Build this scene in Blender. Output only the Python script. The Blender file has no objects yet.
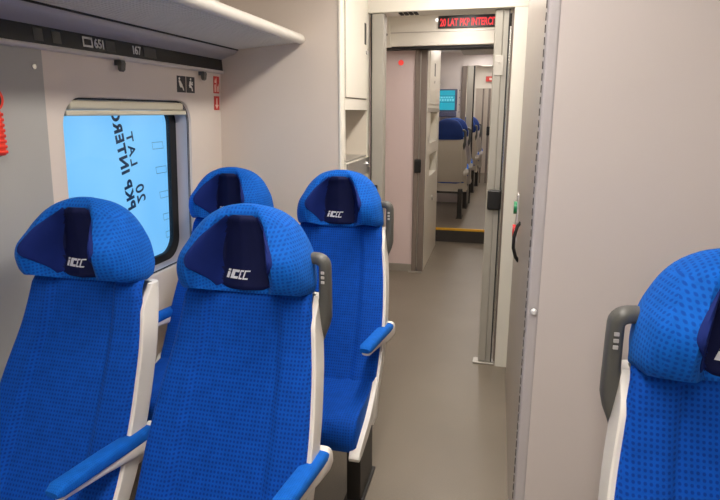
import bpy, bmesh, math, random
from mathutils import Vector, Matrix
random.seed(4)
S = bpy.context.scene
COL = S.collection

# ------------------------------------------------------------------ materials
def lin(c):
    c = c / 255.0
    return c / 12.92 if c <= 0.04045 else ((c + 0.055) / 1.055) ** 2.4
def rgb(r, g, b): return (lin(r), lin(g), lin(b), 1.0)

def mat(name, col, rough=0.5, metal=0.0, spec=0.5, noise=0.0, nscale=30.0, bump=0.0, bscale=200.0, coat=0.0):
    m = bpy.data.materials.new(name); m.use_nodes = True
    nt = m.node_tree; p = nt.nodes['Principled BSDF']
    c = rgb(*col)
    p.inputs['Base Color'].default_value = c
    p.inputs['Roughness'].default_value = rough
    p.inputs['Metallic'].default_value = metal
    p.inputs['Specular IOR Level'].default_value = spec
    p.inputs['Coat Weight'].default_value = coat
    tc = nt.nodes.new('ShaderNodeTexCoord')
    if noise > 0:
        n = nt.nodes.new('ShaderNodeTexNoise'); n.inputs['Scale'].default_value = nscale
        n.inputs['Detail'].default_value = 4
        nt.links.new(tc.outputs['Object'], n.inputs['Vector'])
        r = nt.nodes.new('ShaderNodeMapRange')
        r.inputs['From Min'].default_value = 0.3; r.inputs['From Max'].default_value = 0.7
        r.inputs['To Min'].default_value = 1 - noise; r.inputs['To Max'].default_value = 1 + noise
        nt.links.new(n.outputs['Fac'], r.inputs['Value'])
        mx = nt.nodes.new('ShaderNodeVectorMath'); mx.operation = 'SCALE'
        mx.inputs[0].default_value = c[:3]
        nt.links.new(r.outputs['Result'], mx.inputs['Scale'])
        nt.links.new(mx.outputs['Vector'], p.inputs['Base Color'])
    if bump > 0:
        n = nt.nodes.new('ShaderNodeTexNoise'); n.inputs['Scale'].default_value = bscale
        nt.links.new(tc.outputs['Object'], n.inputs['Vector'])
        b = nt.nodes.new('ShaderNodeBump'); b.inputs['Strength'].default_value = bump; b.inputs['Distance'].default_value = 0.002
        nt.links.new(n.outputs['Fac'], b.inputs['Height']); nt.links.new(b.outputs['Normal'], p.inputs['Normal'])
    return m

def emit(name, col, strength):
    m = bpy.data.materials.new(name); m.use_nodes = True
    p = m.node_tree.nodes['Principled BSDF']
    p.inputs['Base Color'].default_value = (0.02, 0.02, 0.02, 1)
    p.inputs['Emission Color'].default_value = rgb(*col)
    p.inputs['Emission Strength'].default_value = strength
    return m

def fabric(name, base, dark, pitch=0.0104, amount=0.6, rough=0.85, sheen=0.15):
    """woven plush with a staggered grid of small dark dots"""
    m = bpy.data.materials.new(name); m.use_nodes = True
    nt = m.node_tree; N = nt.nodes; L = nt.links; p = N['Principled BSDF']
    tc = N.new('ShaderNodeTexCoord'); sp = N.new('ShaderNodeSeparateXYZ'); L.new(tc.outputs['Object'], sp.inputs[0])
    def M(op, a, b=None):
        n = N.new('ShaderNodeMath'); n.operation = op
        for i, v in enumerate((a, b)):
            if v is None: continue
            if isinstance(v, (int, float)): n.inputs[i].default_value = v
            else: L.new(v, n.inputs[i])
        return n.outputs[0]
    k = math.pi / pitch
    # the weave runs over the cloth: across it in x, along it in z - y
    ns = N.new('ShaderNodeSeparateXYZ'); L.new(tc.outputs['Normal'], ns.inputs[0])
    side = M('GREATER_THAN', M('ABSOLUTE', ns.outputs['X']), 0.72)      # cloth on a side face runs along y
    flat = M('GREATER_THAN', M('ABSOLUTE', ns.outputs['Z']), 0.72)      # cloth on a level face runs along y
    def pick(f, a, b):
        n = N.new('ShaderNodeMix'); n.data_type = 'FLOAT'; L.new(f, n.inputs[0]); L.new(a, n.inputs[2]); L.new(b, n.inputs[3]); return n.outputs[0]
    u = M('MULTIPLY', pick(side, sp.outputs['X'], sp.outputs['Y']), k)
    w = M('MULTIPLY', pick(flat, sp.outputs['Z'], sp.outputs['Y']), k)
    su = M('SINE', u); sw = M('SINE', w)
    d = M('MULTIPLY', su, sw)
    mr = N.new('ShaderNodeMapRange'); mr.interpolation_type = 'SMOOTHSTEP'
    mr.inputs['From Min'].default_value = 0.38; mr.inputs['From Max'].default_value = 0.85
    L.new(M('ABSOLUTE', d), mr.inputs['Value'])
    dot = mr.outputs['Result']
    nz = N.new('ShaderNodeTexNoise'); nz.inputs['Scale'].default_value = 35; nz.inputs['Detail'].default_value = 3
    L.new(tc.outputs['Object'], nz.inputs['Vector'])
    f = M('MULTIPLY', dot, amount)
    mx = N.new('ShaderNodeMix'); mx.data_type = 'RGBA'
    mx.inputs[6].default_value = rgb(*base); mx.inputs[7].default_value = rgb(*dark)
    L.new(f, mx.inputs[0])
    sc = N.new('ShaderNodeVectorMath'); sc.operation = 'SCALE'
    L.new(mx.outputs[2], sc.inputs[0])
    r2 = N.new('ShaderNodeMapRange'); r2.inputs['From Min'].default_value = .3; r2.inputs['From Max'].default_value = .7
    r2.inputs['To Min'].default_value = .88; r2.inputs['To Max'].default_value = 1.12
    L.new(nz.outputs['Fac'], r2.inputs['Value']); L.new(r2.outputs['Result'], sc.inputs['Scale'])
    L.new(sc.outputs['Vector'], p.inputs['Base Color'])
    p.inputs['Roughness'].default_value = rough
    p.inputs['Specular IOR Level'].default_value = 0.2
    p.inputs['Sheen Weight'].default_value = sheen
    p.inputs['Sheen Tint'].default_value = rgb(90, 170, 255)
    bp = N.new('ShaderNodeBump'); bp.inputs['Strength'].default_value = 0.2; bp.inputs['Distance'].default_value = 0.0015
    L.new(M('SUBTRACT', 1.0, dot), bp.inputs['Height']); L.new(bp.outputs['Normal'], p.inputs['Normal'])
    return m

M_ = {}
M_['wall'] = mat('wall_laminate', (218, 208, 198), 0.42, spec=0.4, noise=0.012, nscale=3, bump=0.03, bscale=400)
M_['partition'] = mat('partition_laminate', (219, 207, 195), 0.45, spec=0.4, noise=0.012, nscale=3, bump=0.03, bscale=400)
M_['right'] = mat('right_panel_laminate', (216, 208, 205), 0.4, spec=0.4, noise=0.012, nscale=2.5, bump=0.03, bscale=400)
M_['pillar'] = mat('grey_wall_panel', (168, 168, 164), 0.5, noise=0.02, nscale=4)
M_['cream'] = mat('cream_laminate', (232, 228, 216), 0.38, noise=0.01, nscale=4)
M_['niche'] = mat('niche_laminate', (222, 212, 196), 0.45, noise=0.02, nscale=5)
M_['ceiling'] = mat('ceiling_paint', (228, 226, 220), 0.6)
M_['alu'] = mat('brushed_aluminium', (176, 172, 164), 0.36, metal=0.55, noise=0.03, nscale=40)
M_['taupe_alu'] = mat('taupe_metal_sheet', (186, 178, 170), 0.32, metal=0.35, noise=0.02, nscale=6)
M_['strip'] = mat('lilac_grey_trim', (196, 191, 193), 0.42, metal=0.0, noise=0.015, nscale=8)
M_['post'] = mat('door_frame_metal', (168, 164, 154), 0.5, metal=0.1, noise=0.02, nscale=12)
M_['post_dark'] = mat('dark_taupe_metal', (128, 116, 108), 0.5, metal=0.1, noise=0.03, nscale=12)
M_['black'] = mat('black_plastic', (22, 22, 23), 0.4)
M_['rubber'] = mat('black_rubber', (16, 16, 18), 0.6)
M_['dark'] = mat('dark_gap', (30, 28, 27), 0.7)
M_['hinge'] = mat('dull_hinge_metal', (92, 86, 84), 0.6)
M_['knob'] = mat('polished_white_metal', (238, 238, 238), 0.2, metal=0.2)
M_['chrome'] = mat('chrome_metal', (225, 225, 225), 0.18, metal=1.0)
M_['steel'] = mat('stainless_steel', (190, 188, 186), 0.3, metal=0.8, noise=0.03, nscale=60)
M_['shell'] = mat('white_seat_shell', (226, 222, 214), 0.4, noise=0.012, nscale=8, bump=0.04, bscale=300)
M_['shell_beige'] = mat('beige_seat_back', (206, 199, 186), 0.42, noise=0.012, nscale=8)
M_['handle'] = mat('grey_handle_plastic', (86, 86, 82), 0.42, noise=0.03, nscale=30)
M_['mark'] = mat('pale_embossed_mark', (190, 188, 182), 0.5)
M_['leg'] = mat('dark_leg_metal', (36, 33, 31), 0.45, noise=0.03, nscale=14)
M_['blue'] = fabric('blue_plush', (2, 75, 176), (1, 34, 110))
M_['bluehead'] = fabric('blue_headrest_plush', (6, 93, 190), (2, 46, 134))
M_['bluearm'] = fabric('blue_armrest_plush', (10, 100, 200), (5, 74, 168), pitch=0.006, amount=0.5)
M_['navy'] = mat('navy_pillow_cloth', (13, 21, 64), 0.75, spec=0.2, noise=0.08, nscale=18, bump=0.1, bscale=500)
M_['navy_side'] = mat('navy_pillow_side_cloth', (17, 36, 104), 0.8, spec=0.2, noise=0.08, nscale=18)
M_['backcloth'] = mat('dark_blue_cloth', (6, 44, 112), 0.8, noise=.05, nscale=30)
M_['logo'] = mat('white_embroidery', (225, 228, 235), 0.7)
M_['rail'] = mat('light_rail_paint', (208, 203, 198), 0.35, noise=0.01, nscale=6)
M_['roll'] = mat('rack_edge_paint', (222, 218, 210), 0.32, noise=0.01, nscale=6)
M_['back_profile'] = mat('rack_back_paint', (176, 174, 180), 0.32, noise=0.01, nscale=6)
M_['slat'] = mat('rack_slat_metal', (232, 230, 226), 0.45)
M_['solid_sheet'] = mat('rack_dark_backing', (70, 68, 68), 0.5)  # dark so the shade between the slats is in its colour
M_['numstrip'] = mat('black_number_strip', (30, 30, 29), 0.22, noise=0.05, nscale=8)
M_['numtext'] = mat('pale_number_ink', (205, 205, 202), 0.5)
M_['numdim'] = mat('dim_number_display', (62, 62, 60), 0.4)
M_['sign_black'] = mat('black_sign_vinyl', (26, 25, 32), 0.4)
M_['sign_red'] = mat('red_sign_vinyl', (206, 40, 30), 0.4)
M_['sign_white'] = mat('white_sign_ink', (238, 236, 230), 0.5)
M_['sign_pink'] = mat('pale_pink_sign_ink', (246, 214, 200), 0.5)
M_['hammer'] = mat('red_hammer_plastic', (222, 52, 32), 0.4)
M_['blind'] = mat('cream_blind_metal', (214, 210, 188), 0.4, noise=0.015, nscale=9)
M_['reveal'] = mat('window_reveal_plastic', (202, 198, 206), 0.4)
M_['film_ink'] = mat('dark_teal_film_ink', (20, 52, 84), 0.7)
M_['film_line'] = mat('thin_grey_film_line', (74, 124, 160), 0.7)
M_['film_pink'] = mat('pale_rose_film_line', (176, 150, 196), 0.7)
M_['yellow'] = mat('yellow_step_edge', (232, 178, 40), 0.5, noise=0.04, nscale=30)
M_['riser'] = mat('dark_step_riser', (58, 54, 50), 0.6, noise=0.05, nscale=30)
M_['green'] = mat('green_button_plastic', (30, 130, 84), 0.35)
M_['red'] = mat('red_button_plastic', (210, 36, 36), 0.35)
M_['slate'] = mat('slate_padding', (92, 96, 124), 0.6)
M_['lamp'] = emit('lamp_diffuser', (255, 246, 236), 30.0)
M_['lamp_soft'] = emit('soft_lamp_diffuser', (255, 247, 240), 17.0)
M_['lamp_bright'] = emit('bright_lamp_diffuser', (255, 247, 240), 27.0)
M_['led'] = emit('red_led_characters', (255, 44, 56), 1.3)
M_['ledspot'] = emit('red_glow_emission', (255, 70, 62), 1.1)
M_['screen'] = emit('cyan_screen', (40, 190, 215), 0.85)
M_['screen_pale'] = emit('pale_screen_rows', (130, 225, 240), 0.95)
M_['screen_mid'] = emit('teal_screen_band', (20, 140, 170), 0.8)

def floor_mat():
    m = bpy.data.materials.new('speckled_taupe_vinyl'); m.use_nodes = True
    nt = m.node_tree; N = nt.nodes; L = nt.links; p = N['Principled BSDF']
    tc = N.new('ShaderNodeTexCoord')
    n1 = N.new('ShaderNodeTexNoise'); n1.inputs['Scale'].default_value = 260; n1.inputs['Detail'].default_value = 2
    n2 = N.new('ShaderNodeTexNoise'); n2.inputs['Scale'].default_value = 2.2; n2.inputs['Detail'].default_value = 5
    for n in (n1, n2): L.new(tc.outputs['Object'], n.inputs['Vector'])
    cr = N.new('ShaderNodeValToRGB')
    e = cr.color_ramp.elements
    e[0].position = .3; e[0].color = rgb(112, 103, 91); e[1].position = .72; e[1].color = rgb(142, 132, 118)
    L.new(n1.outputs['Fac'], cr.inputs['Fac'])
    r = N.new('ShaderNodeMapRange'); r.inputs['From Min'].default_value = .3; r.inputs['From Max'].default_value = .7
    r.inputs['To Min'].default_value = .93; r.inputs['To Max'].default_value = 1.07
    L.new(n2.outputs['Fac'], r.inputs['Value'])
    s = N.new('ShaderNodeVectorMath'); s.operation = 'SCALE'
    L.new(cr.outputs['Color'], s.inputs[0]); L.new(r.outputs['Result'], s.inputs['Scale'])
    L.new(s.outputs['Vector'], p.inputs['Base Color'])
    p.inputs['Roughness'].default_value = 0.38
    p.inputs['Specular IOR Level'].default_value = 0.4
    return m
M_['floor'] = floor_mat()

def film_mat():
    """thin printed window film: daylight glows through it"""
    m = bpy.data.materials.new('translucent_cyan_film'); m.use_nodes = True
    nt = m.node_tree; N = nt.nodes; L = nt.links
    for n in list(N): N.remove(n)
    out = N.new('ShaderNodeOutputMaterial')
    tr = N.new('ShaderNodeBsdfTranslucent'); df = N.new('ShaderNodeBsdfDiffuse')
    tc = N.new('ShaderNodeTexCoord'); nz = N.new('ShaderNodeTexNoise'); nz.inputs['Scale'].default_value = 1.6; nz.inputs['Detail'].default_value = 2
    L.new(tc.outputs['Object'], nz.inputs['Vector'])
    cr = N.new('ShaderNodeValToRGB'); e = cr.color_ramp.elements
    e[0].position = .38; e[0].color = rgb(122, 200, 252); e[1].position = .66; e[1].color = rgb(150, 216, 254)
    L.new(nz.outputs['Fac'], cr.inputs['Fac'])
    L.new(cr.outputs['Color'], tr.inputs['Color'])
    df.inputs['Color'].default_value = rgb(120, 190, 230)
    mx = N.new('ShaderNodeMixShader'); mx.inputs[0].default_value = 0.12
    L.new(tr.outputs[0], mx.inputs[1]); L.new(df.outputs[0], mx.inputs[2]); L.new(mx.outputs[0], out.inputs['Surface'])
    return m
M_['film'] = film_mat()

def glass_mat():
    m = bpy.data.materials.new('clear_window_glass'); m.use_nodes = True
    nt = m.node_tree; N = nt.nodes; L = nt.links
    for n in list(N): N.remove(n)
    out = N.new('ShaderNodeOutputMaterial'); t = N.new('ShaderNodeBsdfTransparent'); g = N.new('ShaderNodeBsdfGlossy')
    t.inputs['Color'].default_value = (.97, .985, 1, 1); g.inputs['Roughness'].default_value = .03
    fr = N.new('ShaderNodeFresnel'); fr.inputs['IOR'].default_value = 1.3
    mx = N.new('ShaderNodeMixShader'); L.new(fr.outputs[0], mx.inputs[0]); L.new(t.outputs[0], mx.inputs[1]); L.new(g.outputs[0], mx.inputs[2])
    L.new(mx.outputs[0], out.inputs['Surface'])
    return m
M_['glass'] = glass_mat()

# ------------------------------------------------------------------ helpers
def link(o, parent=None):
    COL.objects.link(o)
    if parent is not None: o.parent = parent
    return o
def tag(o, label, cat, group=None, kind=None):
    o['label'] = label; o['category'] = cat
    if group: o['group'] = group
    if kind: o['kind'] = kind
    return o
def thing(name, label, cat, loc=(0, 0, 0), rz=0.0, group=None):
    o = bpy.data.objects.new(name, None); o.empty_display_size = 0.1; COL.objects.link(o)
    o.location = loc; o.rotation_euler = (0, 0, rz)
    return tag(o, label, cat, group)

class MB:
    def __init__(self): self.v = []; self.f = []; self.s = []; self.wn = False
    def add(self, vs, fs, smooth=False):
        b = len(self.v); self.v += [tuple(p) for p in vs]
        for f in fs: self.f.append([b + i for i in f]); self.s.append(smooth)
        return self
    def box(self, x0, x1, y0, y1, z0, z1, bev=0.0, seg=2):
        bm = bmesh.new()
        vs = [bm.verts.new(p) for p in ((x0,y0,z0),(x1,y0,z0),(x1,y1,z0),(x0,y1,z0),(x0,y0,z1),(x1,y0,z1),(x1,y1,z1),(x0,y1,z1))]
        for f in ((0,3,2,1),(4,5,6,7),(0,1,5,4),(1,2,6,5),(2,3,7,6),(3,0,4,7)): bm.faces.new([vs[i] for i in f])
        if bev > 0:
            self.wn = True
            bev = min(bev, 0.49 * min(abs(x1-x0), abs(y1-y0), abs(z1-z0)))
            bmesh.ops.bevel(bm, geom=list(bm.edges), offset=bev, segments=seg, profile=0.5, affect='EDGES')
        bm.verts.index_update()
        self.add([v.co[:] for v in bm.verts], [[v.index for v in f.verts] for f in bm.faces])
        bm.free(); return self
    def loft(self, rings, closed=True, caps=True, smooth=True):
        n = len(rings[0]); vs = [p for r in rings for p in r]; fs = []
        for i in range(len(rings) - 1):
            for j in range(n if closed else n - 1):
                k = (j + 1) % n
                fs.append([i*n + j, i*n + k, (i+1)*n + k, (i+1)*n + j])
        self.add(vs, fs, smooth)
        if caps and closed:
            self.add(rings[0], [list(range(n))[::-1]]); self.add(rings[-1], [list(range(n))])
        return self
    def prism(self, pts, axis, a, b, smooth=False):
        """pts 2-D outline, extruded along an axis between a and b"""
        def P(p, t):
            return {'x': (t, p[0], p[1]), 'y': (p[0], t, p[1]), 'z': (p[0], p[1], t)}[axis]
        return self.loft([[P(p, a) for p in pts], [P(p, b) for p in pts]], smooth=smooth)
    def cyl(self, c, axis, r, h, n=20, r2=None):
        r2 = r if r2 is None else r2
        rings = []
        for t, rr in ((0, r), (h, r2)):
            ring = []
            for i in range(n):
                a = 2*math.pi*i/n; u, w = rr*math.cos(a), rr*math.sin(a)
                ring.append({'x': (c[0]+t, c[1]+u, c[2]+w), 'y': (c[0]+u, c[1]+t, c[2]+w), 'z': (c[0]+u, c[1]+w, c[2]+t)}[axis])
            rings.append(ring)
        return self.loft(rings)
    def sweep(self, path, sizes, up, n=12, power=3.2):
        """path of points, sizes (half-width along side, half-height along up) per point, superellipse section"""
        up = Vector(up); P = [Vector(p) for p in path]; rings = []
        for i, p in enumerate(P):
            t = (P[min(i+1, len(P)-1)] - P[max(i-1, 0)]).normalized()
            side = t.cross(up).normalized(); u2 = side.cross(t).normalized()
            ring = []
            for j in range(n):
                a = 2*math.pi*(j+.5)/n; c, s = math.cos(a), math.sin(a)
                ring.append(tuple(p + side*sizes[i][0]*math.copysign(abs(c)**(2/power), c) + u2*sizes[i][1]*math.copysign(abs(s)**(2/power), s)))
            rings.append(ring)
        return self.loft(rings)
    def build(self, name, m, parent=None, sub=0, bevel=0):
        me = bpy.data.meshes.new(name); me.from_pydata(self.v, [], self.f)
        bm = bmesh.new(); bm.from_mesh(me); bmesh.ops.remove_doubles(bm, verts=bm.verts, dist=1e-6)
        bmesh.ops.recalc_face_normals(bm, faces=bm.faces); bm.to_mesh(me); bm.free()
        for p in me.polygons: p.use_smooth = True
        me.set_sharp_from_angle(angle=math.radians(42))
        me.materials.append(m)
        o = bpy.data.objects.new(name, me); link(o, parent)
        if self.wn:
            w_ = o.modifiers.new('weighted_normal', 'WEIGHTED_NORMAL'); w_.keep_sharp = False; w_.weight = 80
        return o

def smooth(a, b, x):
    t = max(0.0, min(1.0, (x - a) / (b - a))); return t*t*(3 - 2*t)
def interp(tab, x):
    if x <= tab[0][0]: return tab[0][1]
    for (a, va), (b, vb) in zip(tab, tab[1:]):
        if x <= b:
            t = (x - a) / (b - a); return va + (vb - va) * t
    return tab[-1][1]
def spl(tab, x):
    """smooth (catmull-rom) interpolation"""
    n = len(tab)
    if x <= tab[0][0]: return tab[0][1]
    if x >= tab[-1][0]: return tab[-1][1]
    for i in range(n - 1):
        if tab[i][0] <= x <= tab[i+1][0]:
            x0, y0 = tab[i]; x1, y1 = tab[i+1]; h = x1 - x0; t = (x - x0) / h
            m0 = (tab[i+1][1] - tab[i-1][1]) / (tab[i+1][0] - tab[i-1][0]) if i > 0 else (y1 - y0) / h
            m1 = (tab[i+2][1] - tab[i][1]) / (tab[i+2][0] - tab[i][0]) if i < n - 2 else (y1 - y0) / h
            return (2*t**3-3*t**2+1)*y0 + (t**3-2*t**2+t)*h*m0 + (-2*t**3+3*t**2)*y1 + (t**3-t**2)*h*m1

def text_mesh(name, body, size, m, parent, M, ext=0.0006, spacing=1.0, sx=1.0, align='LEFT', offset=0.0, shear=0.0):
    cu = bpy.data.curves.new(name + '_c', 'FONT'); cu.body = body; cu.size = size; cu.extrude = ext
    cu.space_character = spacing; cu.align_x = align; cu.offset = offset; cu.shear = shear; cu.resolution_u = 4
    tmp = bpy.data.objects.new(name + '_t', cu); COL.objects.link(tmp)
    bpy.context.view_layer.update()
    me = bpy.data.meshes.new_from_object(tmp.evaluated_get(bpy.context.evaluated_depsgraph_get()))
    bpy.data.objects.remove(tmp); bpy.data.curves.remove(cu)
    me.name = name
    me.transform(M @ Matrix.Diagonal((sx, 1, 1, 1)))
    me.materials.clear(); me.materials.append(m)
    bm = bmesh.new(); bm.from_mesh(me); bmesh.ops.recalc_face_normals(bm, faces=bm.faces); bm.to_mesh(me); bm.free()
    o = bpy.data.objects.new(name, me); link(o, parent); return o
def axes(ex, ey, ez, o):
    return Matrix(((ex[0], ey[0], ez[0], o[0]), (ex[1], ey[1], ez[1], o[1]), (ex[2], ey[2], ez[2], o[2]), (0, 0, 0, 1)))

def struct(name, mb, m, parent=None):
    o = mb.build(name, m, parent)
    if parent is None: o['kind'] = 'structure'
    return o

# ------------------------------------------------------------------ layout numbers (metres)
WX, WK = -1.50, 0.045                       # side wall: x at z = 1.55, and how it leans in towards the roof
def wx(z): return WX - WK * (1.55 - z)
Y_PART = 2.90                                # partition behind the second row
Y_DOOR = 3.56
CEIL = 2.52
AISLE_L, AISLE_R = -0.803, 0.10
COL_A, COL_W = -0.683, -1.224                  # aisle and window seat columns
ROW1, ROW2 = 1.54, 2.53

# ================================================================== THE SETTING
struct('floor', MB().box(-1.75, 1.75, -2.4, 7.05, -0.06, 0.0), M_['floor'])
fl2 = struct('floor_raised', MB().box(-1.75, 1.75, 7.06, 14.0, 0.10, 0.172), M_['floor'])
struct('ceiling', MB().box(-1.7, 1.7, -2.4, 14.0, CEIL, CEIL + .06), M_['ceiling'])

# left side wall with a rounded window opening
WY0, WY1, WZ0, WZ1, WR = 1.725, 2.585, 0.875, 1.672, 0.105
def rr_loop(y0, y1, z0, z1, r, angs):
    cy, cz = (y0+y1)/2, (z0+z1)/2; hy, hz = (y1-y0)/2, (z1-z0)/2
    out = []
    for a in angs:
        dy, dz = math.cos(a), math.sin(a); lo, hi = 0.0, 3.0
        for _ in range(44):
            t = (lo+hi)/2; qy, qz = abs(dy*t)-hy+r, abs(dz*t)-hz+r
            sd = math.hypot(max(qy, 0), max(qz, 0)) + min(max(qy, qz), 0) - r
            if sd > 0: hi = t
            else: lo = t
        out.append((cy+dy*lo, cz+dz*lo))
    return out
def rect_loop(y0, y1, z0, z1, cy, cz, angs):
    out = []
    for a in angs:
        dy, dz = math.cos(a), math.sin(a)
        ts = []
        if dy > 1e-9: ts.append((y1-cy)/dy)
        if dy < -1e-9: ts.append((y0-cy)/dy)
        if dz > 1e-9: ts.append((z1-cz)/dz)
        if dz < -1e-9: ts.append((z0-cz)/dz)
        t = min(ts); out.append((cy+dy*t, cz+dz*t))
    return out
PY0, PY1 = 1.638, Y_PART                     # the light window panel
wcy, wcz = (WY0+WY1)/2, (WZ0+WZ1)/2
angs = set(2*math.pi*i/72 for i in range(72))
for yy in (PY0, PY1):
    for zz in (0.0, CEIL): angs.add(math.atan2(zz-wcz, yy-wcy) % (2*math.pi))
hy, hz = (WY1-WY0)/2, (WZ1-WZ0)/2
for sy in (1, -1):                           # extra samples round the corners
    for sz in (1, -1):
        for k in range(15):
            a = math.pi/2*k/14; py, pz = sy*(hy-WR+WR*math.cos(a)), sz*(hz-WR+WR*math.sin(a))
            angs.add(math.atan2(pz, py) % (2*math.pi))
angs = sorted(angs)
def lift(loop, off): return [(wx(z)+off, y, z) for y, z in loop]
outer = rect_loop(PY0, PY1, 0.0, CEIL, wcy, wcz, angs)
g = 0.016
h0 = rr_loop(WY0-g, WY1+g, WZ0-g, WZ1+g, WR+g, angs)
h1 = rr_loop(WY0-.004, WY1+.004, WZ0-.004, WZ1+.004, WR+.004, angs)
h2 = rr_loop(WY0, WY1, WZ0, WZ1, WR, angs)
wl = MB()
wl.loft([lift(outer, -.10), lift(outer, 0), lift(h0, 0), lift(h1, -.005), lift(h2, -.016)], caps=False)
struct('wall_left', wl, M_['wall'])
# grey wall panel ahead of it (its own look), running out of frame
pl = MB()
pl.loft([[(wx(z)+o, y, z) for z in (0.0, 1.0, 1.75, CEIL) for o in (.004,)] + [(wx(z)-.1, y, z) for z in (CEIL, 0.0)] for y in (-2.4, 1.6385)], smooth=False)
struct('wall_left_panel', pl, M_['pillar'])
# the same wall goes on past the partition
ow = MB()
for (ya, yb) in ((Y_PART+.04, 14.0),):
    ow.loft([[(wx(0)-.02, y, 0), (wx(CEIL)-.02, y, CEIL), (wx(CEIL)-.12, y, CEIL), (wx(0)-.12, y, 0)] for y in (ya, yb)], smooth=False)
struct('wall_left_beyond', ow, M_['wall'])
struct('wall_right', MB().box(1.5, 1.6, -2.4, 14.0, 0, CEIL), M_['wall'])
struct('wall_rear', MB().box(-1.65, 1.6, -2.5, -2.4, 0, CEIL), M_['wall'])
struct('wall_far', MB().box(-1.65, 1.6, 14.0, 14.1, 0, CEIL), M_['partition'])

# window assembly
win = bpy.data.objects.new('window_1', None); COL.objects.link(win); win['kind'] = 'structure'
RB = -.085
hb = rr_loop(WY0+.006, WY1-.006, WZ0+.006, WZ1-.006, WR, angs)
hg = rr_loop(WY0+.05, WY1-.062, WZ0+.045, WZ1-.03, WR-.02, angs)
MB().loft([lift(h2, -.02), lift(hb, RB)], caps=False).build('window_reveal', M_['reveal'], win)
MB().loft([lift(h1, -.006), lift(h2, -.0225), lift(hb, -.0225)], caps=False).build('window_edge_seal', M_['rubber'], win)
MB().loft([lift(hb, RB), lift(hg, RB), lift(hg, RB-.02)], caps=False).build('window_gasket', M_['rubber'], win)
fx = RB - .02
ff = MB(); ring = lift(hg, fx); c0 = [(wx(wcz)+fx, wcy, wcz)]
ff.add(ring + c0, [[i, (i+1) % len(ring), len(ring)] for i in range(len(ring))])
film = ff.build('window_film', M_['film'], win); film['label'] = 'glowing cyan printed film over the glass'
gm = MB(); ring = lift(hg, RB-.004)
gm.add(ring + [(wx(wcz)+RB-.004, wcy, wcz)], [[i, (i+1) % len(ring), len(ring)] for i in range(len(ring))])
gl = gm.build('window_glass', M_['glass'], win)
if gl.data.polygons[0].normal.x < 0: gl.data.flip_normals()
# print on the film: reads upward, seen through from the back, so mirrored
ez = Vector((WK, 0, 1)).normalized(); ey = Vector((0, 1, 0)); exx = Vector((1, 0, -WK))
def film_pt(y, z, o=.002): return Vector((wx(z)+fx+o, y, z))
TILT = math.radians(11)
tz = (ez*math.cos(TILT) - ey*math.sin(TILT)); ty = (ey*math.cos(TILT) + ez*math.sin(TILT))
def tilted(y, z): return y - math.tan(TILT)*(z - 1.30), z
def film_text(name, body, size, y, z, sp=1.0, sx=1.0, off=0.0):
    t = text_mesh(name, body, size, M_['film_ink'], film, axes(tz, ty, exx, film_pt(*tilted(y, z))), ext=.0004, spacing=sp, sx=sx, offset=off)
    t['label'] = 'dark mirrored lettering on the cyan film'
    return t
film_text('film_lettering', 'PKP INTERCITY', 0.076, 2.175, 1.178, 1.14, 1.0, .003)
film_text('film_lettering', '20', 0.088, 2.25, 1.20, 1.12, .95, .0012)
film_text('film_lettering', 'LAT', 0.066, 2.248, 1.375, 1.34, 1.12, .0012)
lines = MB()
def outline(y0, y1, z0, z1, w=.0025):
    for (a, b, c, d) in ((y0, y1, z0, z0+w), (y0, y1, z1-w, z1), (y0, y0+w, z0, z1), (y1-w, y1, z0, z1)):
        p = [film_pt(*tilted(u, v)) for u, v in ((a, c), (b, c), (b, d), (a, d))]
        lines.add(p, [[0, 1, 2, 3]])
for zz in (1.445, 1.325, 1.20, 1.085, 0.99):
    outline(2.43, 2.52, zz, zz+.034)
lines.build('film_outlines', M_['film_line'], film)
pk = MB()
pts = [(2.14+.055*math.cos(a)+.055, 1.04+.10*math.sin(a)) for a in [math.pi*i/16 for i in range(17)]]
pts = [(2.25, .90)] + pts + [(2.14, .90)]
ring_o = pts; ring_i = [(2.195+(y-2.195)*.93, .90+(z-.90)*.97) for y, z in pts]
pk.loft([[film_pt(*p) for p in ring_o], [film_pt(*p) for p in ring_i]], closed=False, caps=False)
pk.build('film_arch_line', M_['film_pink'], film)

# roller blind in the top of the opening
bl = thing('roller_blind', 'cream roller blind drawn up at the top of the blue window', 'blind', (wx(1.64), wcy, 1.61))
def inw(dz, o): return -WK*(0) + o
MB().box(-.062, -.014, -.385, .385, .018, .054, .01, 3).build('cassette', M_['blind'], bl)
MB().box(-.055, -.018, -.40, .415, -.004, .017, .006, 3).build('bottom_bar', M_['blind'], bl)

# left transverse partition
pw = MB().box(wx(CEIL)-.12, -.815, Y_PART, Y_PART+.045, 0, CEIL)
struct('wall_partition_left', pw, M_['partition'])
tr = MB().box(-.825, AISLE_L, Y_PART-.006, Y_PART+.05, 0, CEIL, .012, 4)
struct('trim_1', tr, M_['cream'])

# right partition: panel facing the seats, metal corner strip, long aisle face
struct('wall_partition_right', MB().box(.137, 1.5, 1.60, 1.66, 0, CEIL), M_['right'])
cs = MB().box(AISLE_R+.004, .140, 1.597, 1.66, 0, CEIL-.16, .010, 3)
struct('trim_2', cs, M_['strip'])
struct('trim_3', MB().box(AISLE_R+.004, .140, 1.60, 1.66, CEIL-.155, CEIL, .01, 3), M_['cream'])
struct('wall_aisle_right', MB().box(AISLE_R+.02, .16, 1.665, 3.34, 0, CEIL), M_['taupe_alu'])
struct('wall_jamb_right', MB().box(.052, .30, 3.50, 3.60, 0, 2.2), M_['cream'])
struct('wall_vestibule_right', MB().box(.13, .2, 3.60, 5.6, 0, CEIL), M_['partition'])

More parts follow.
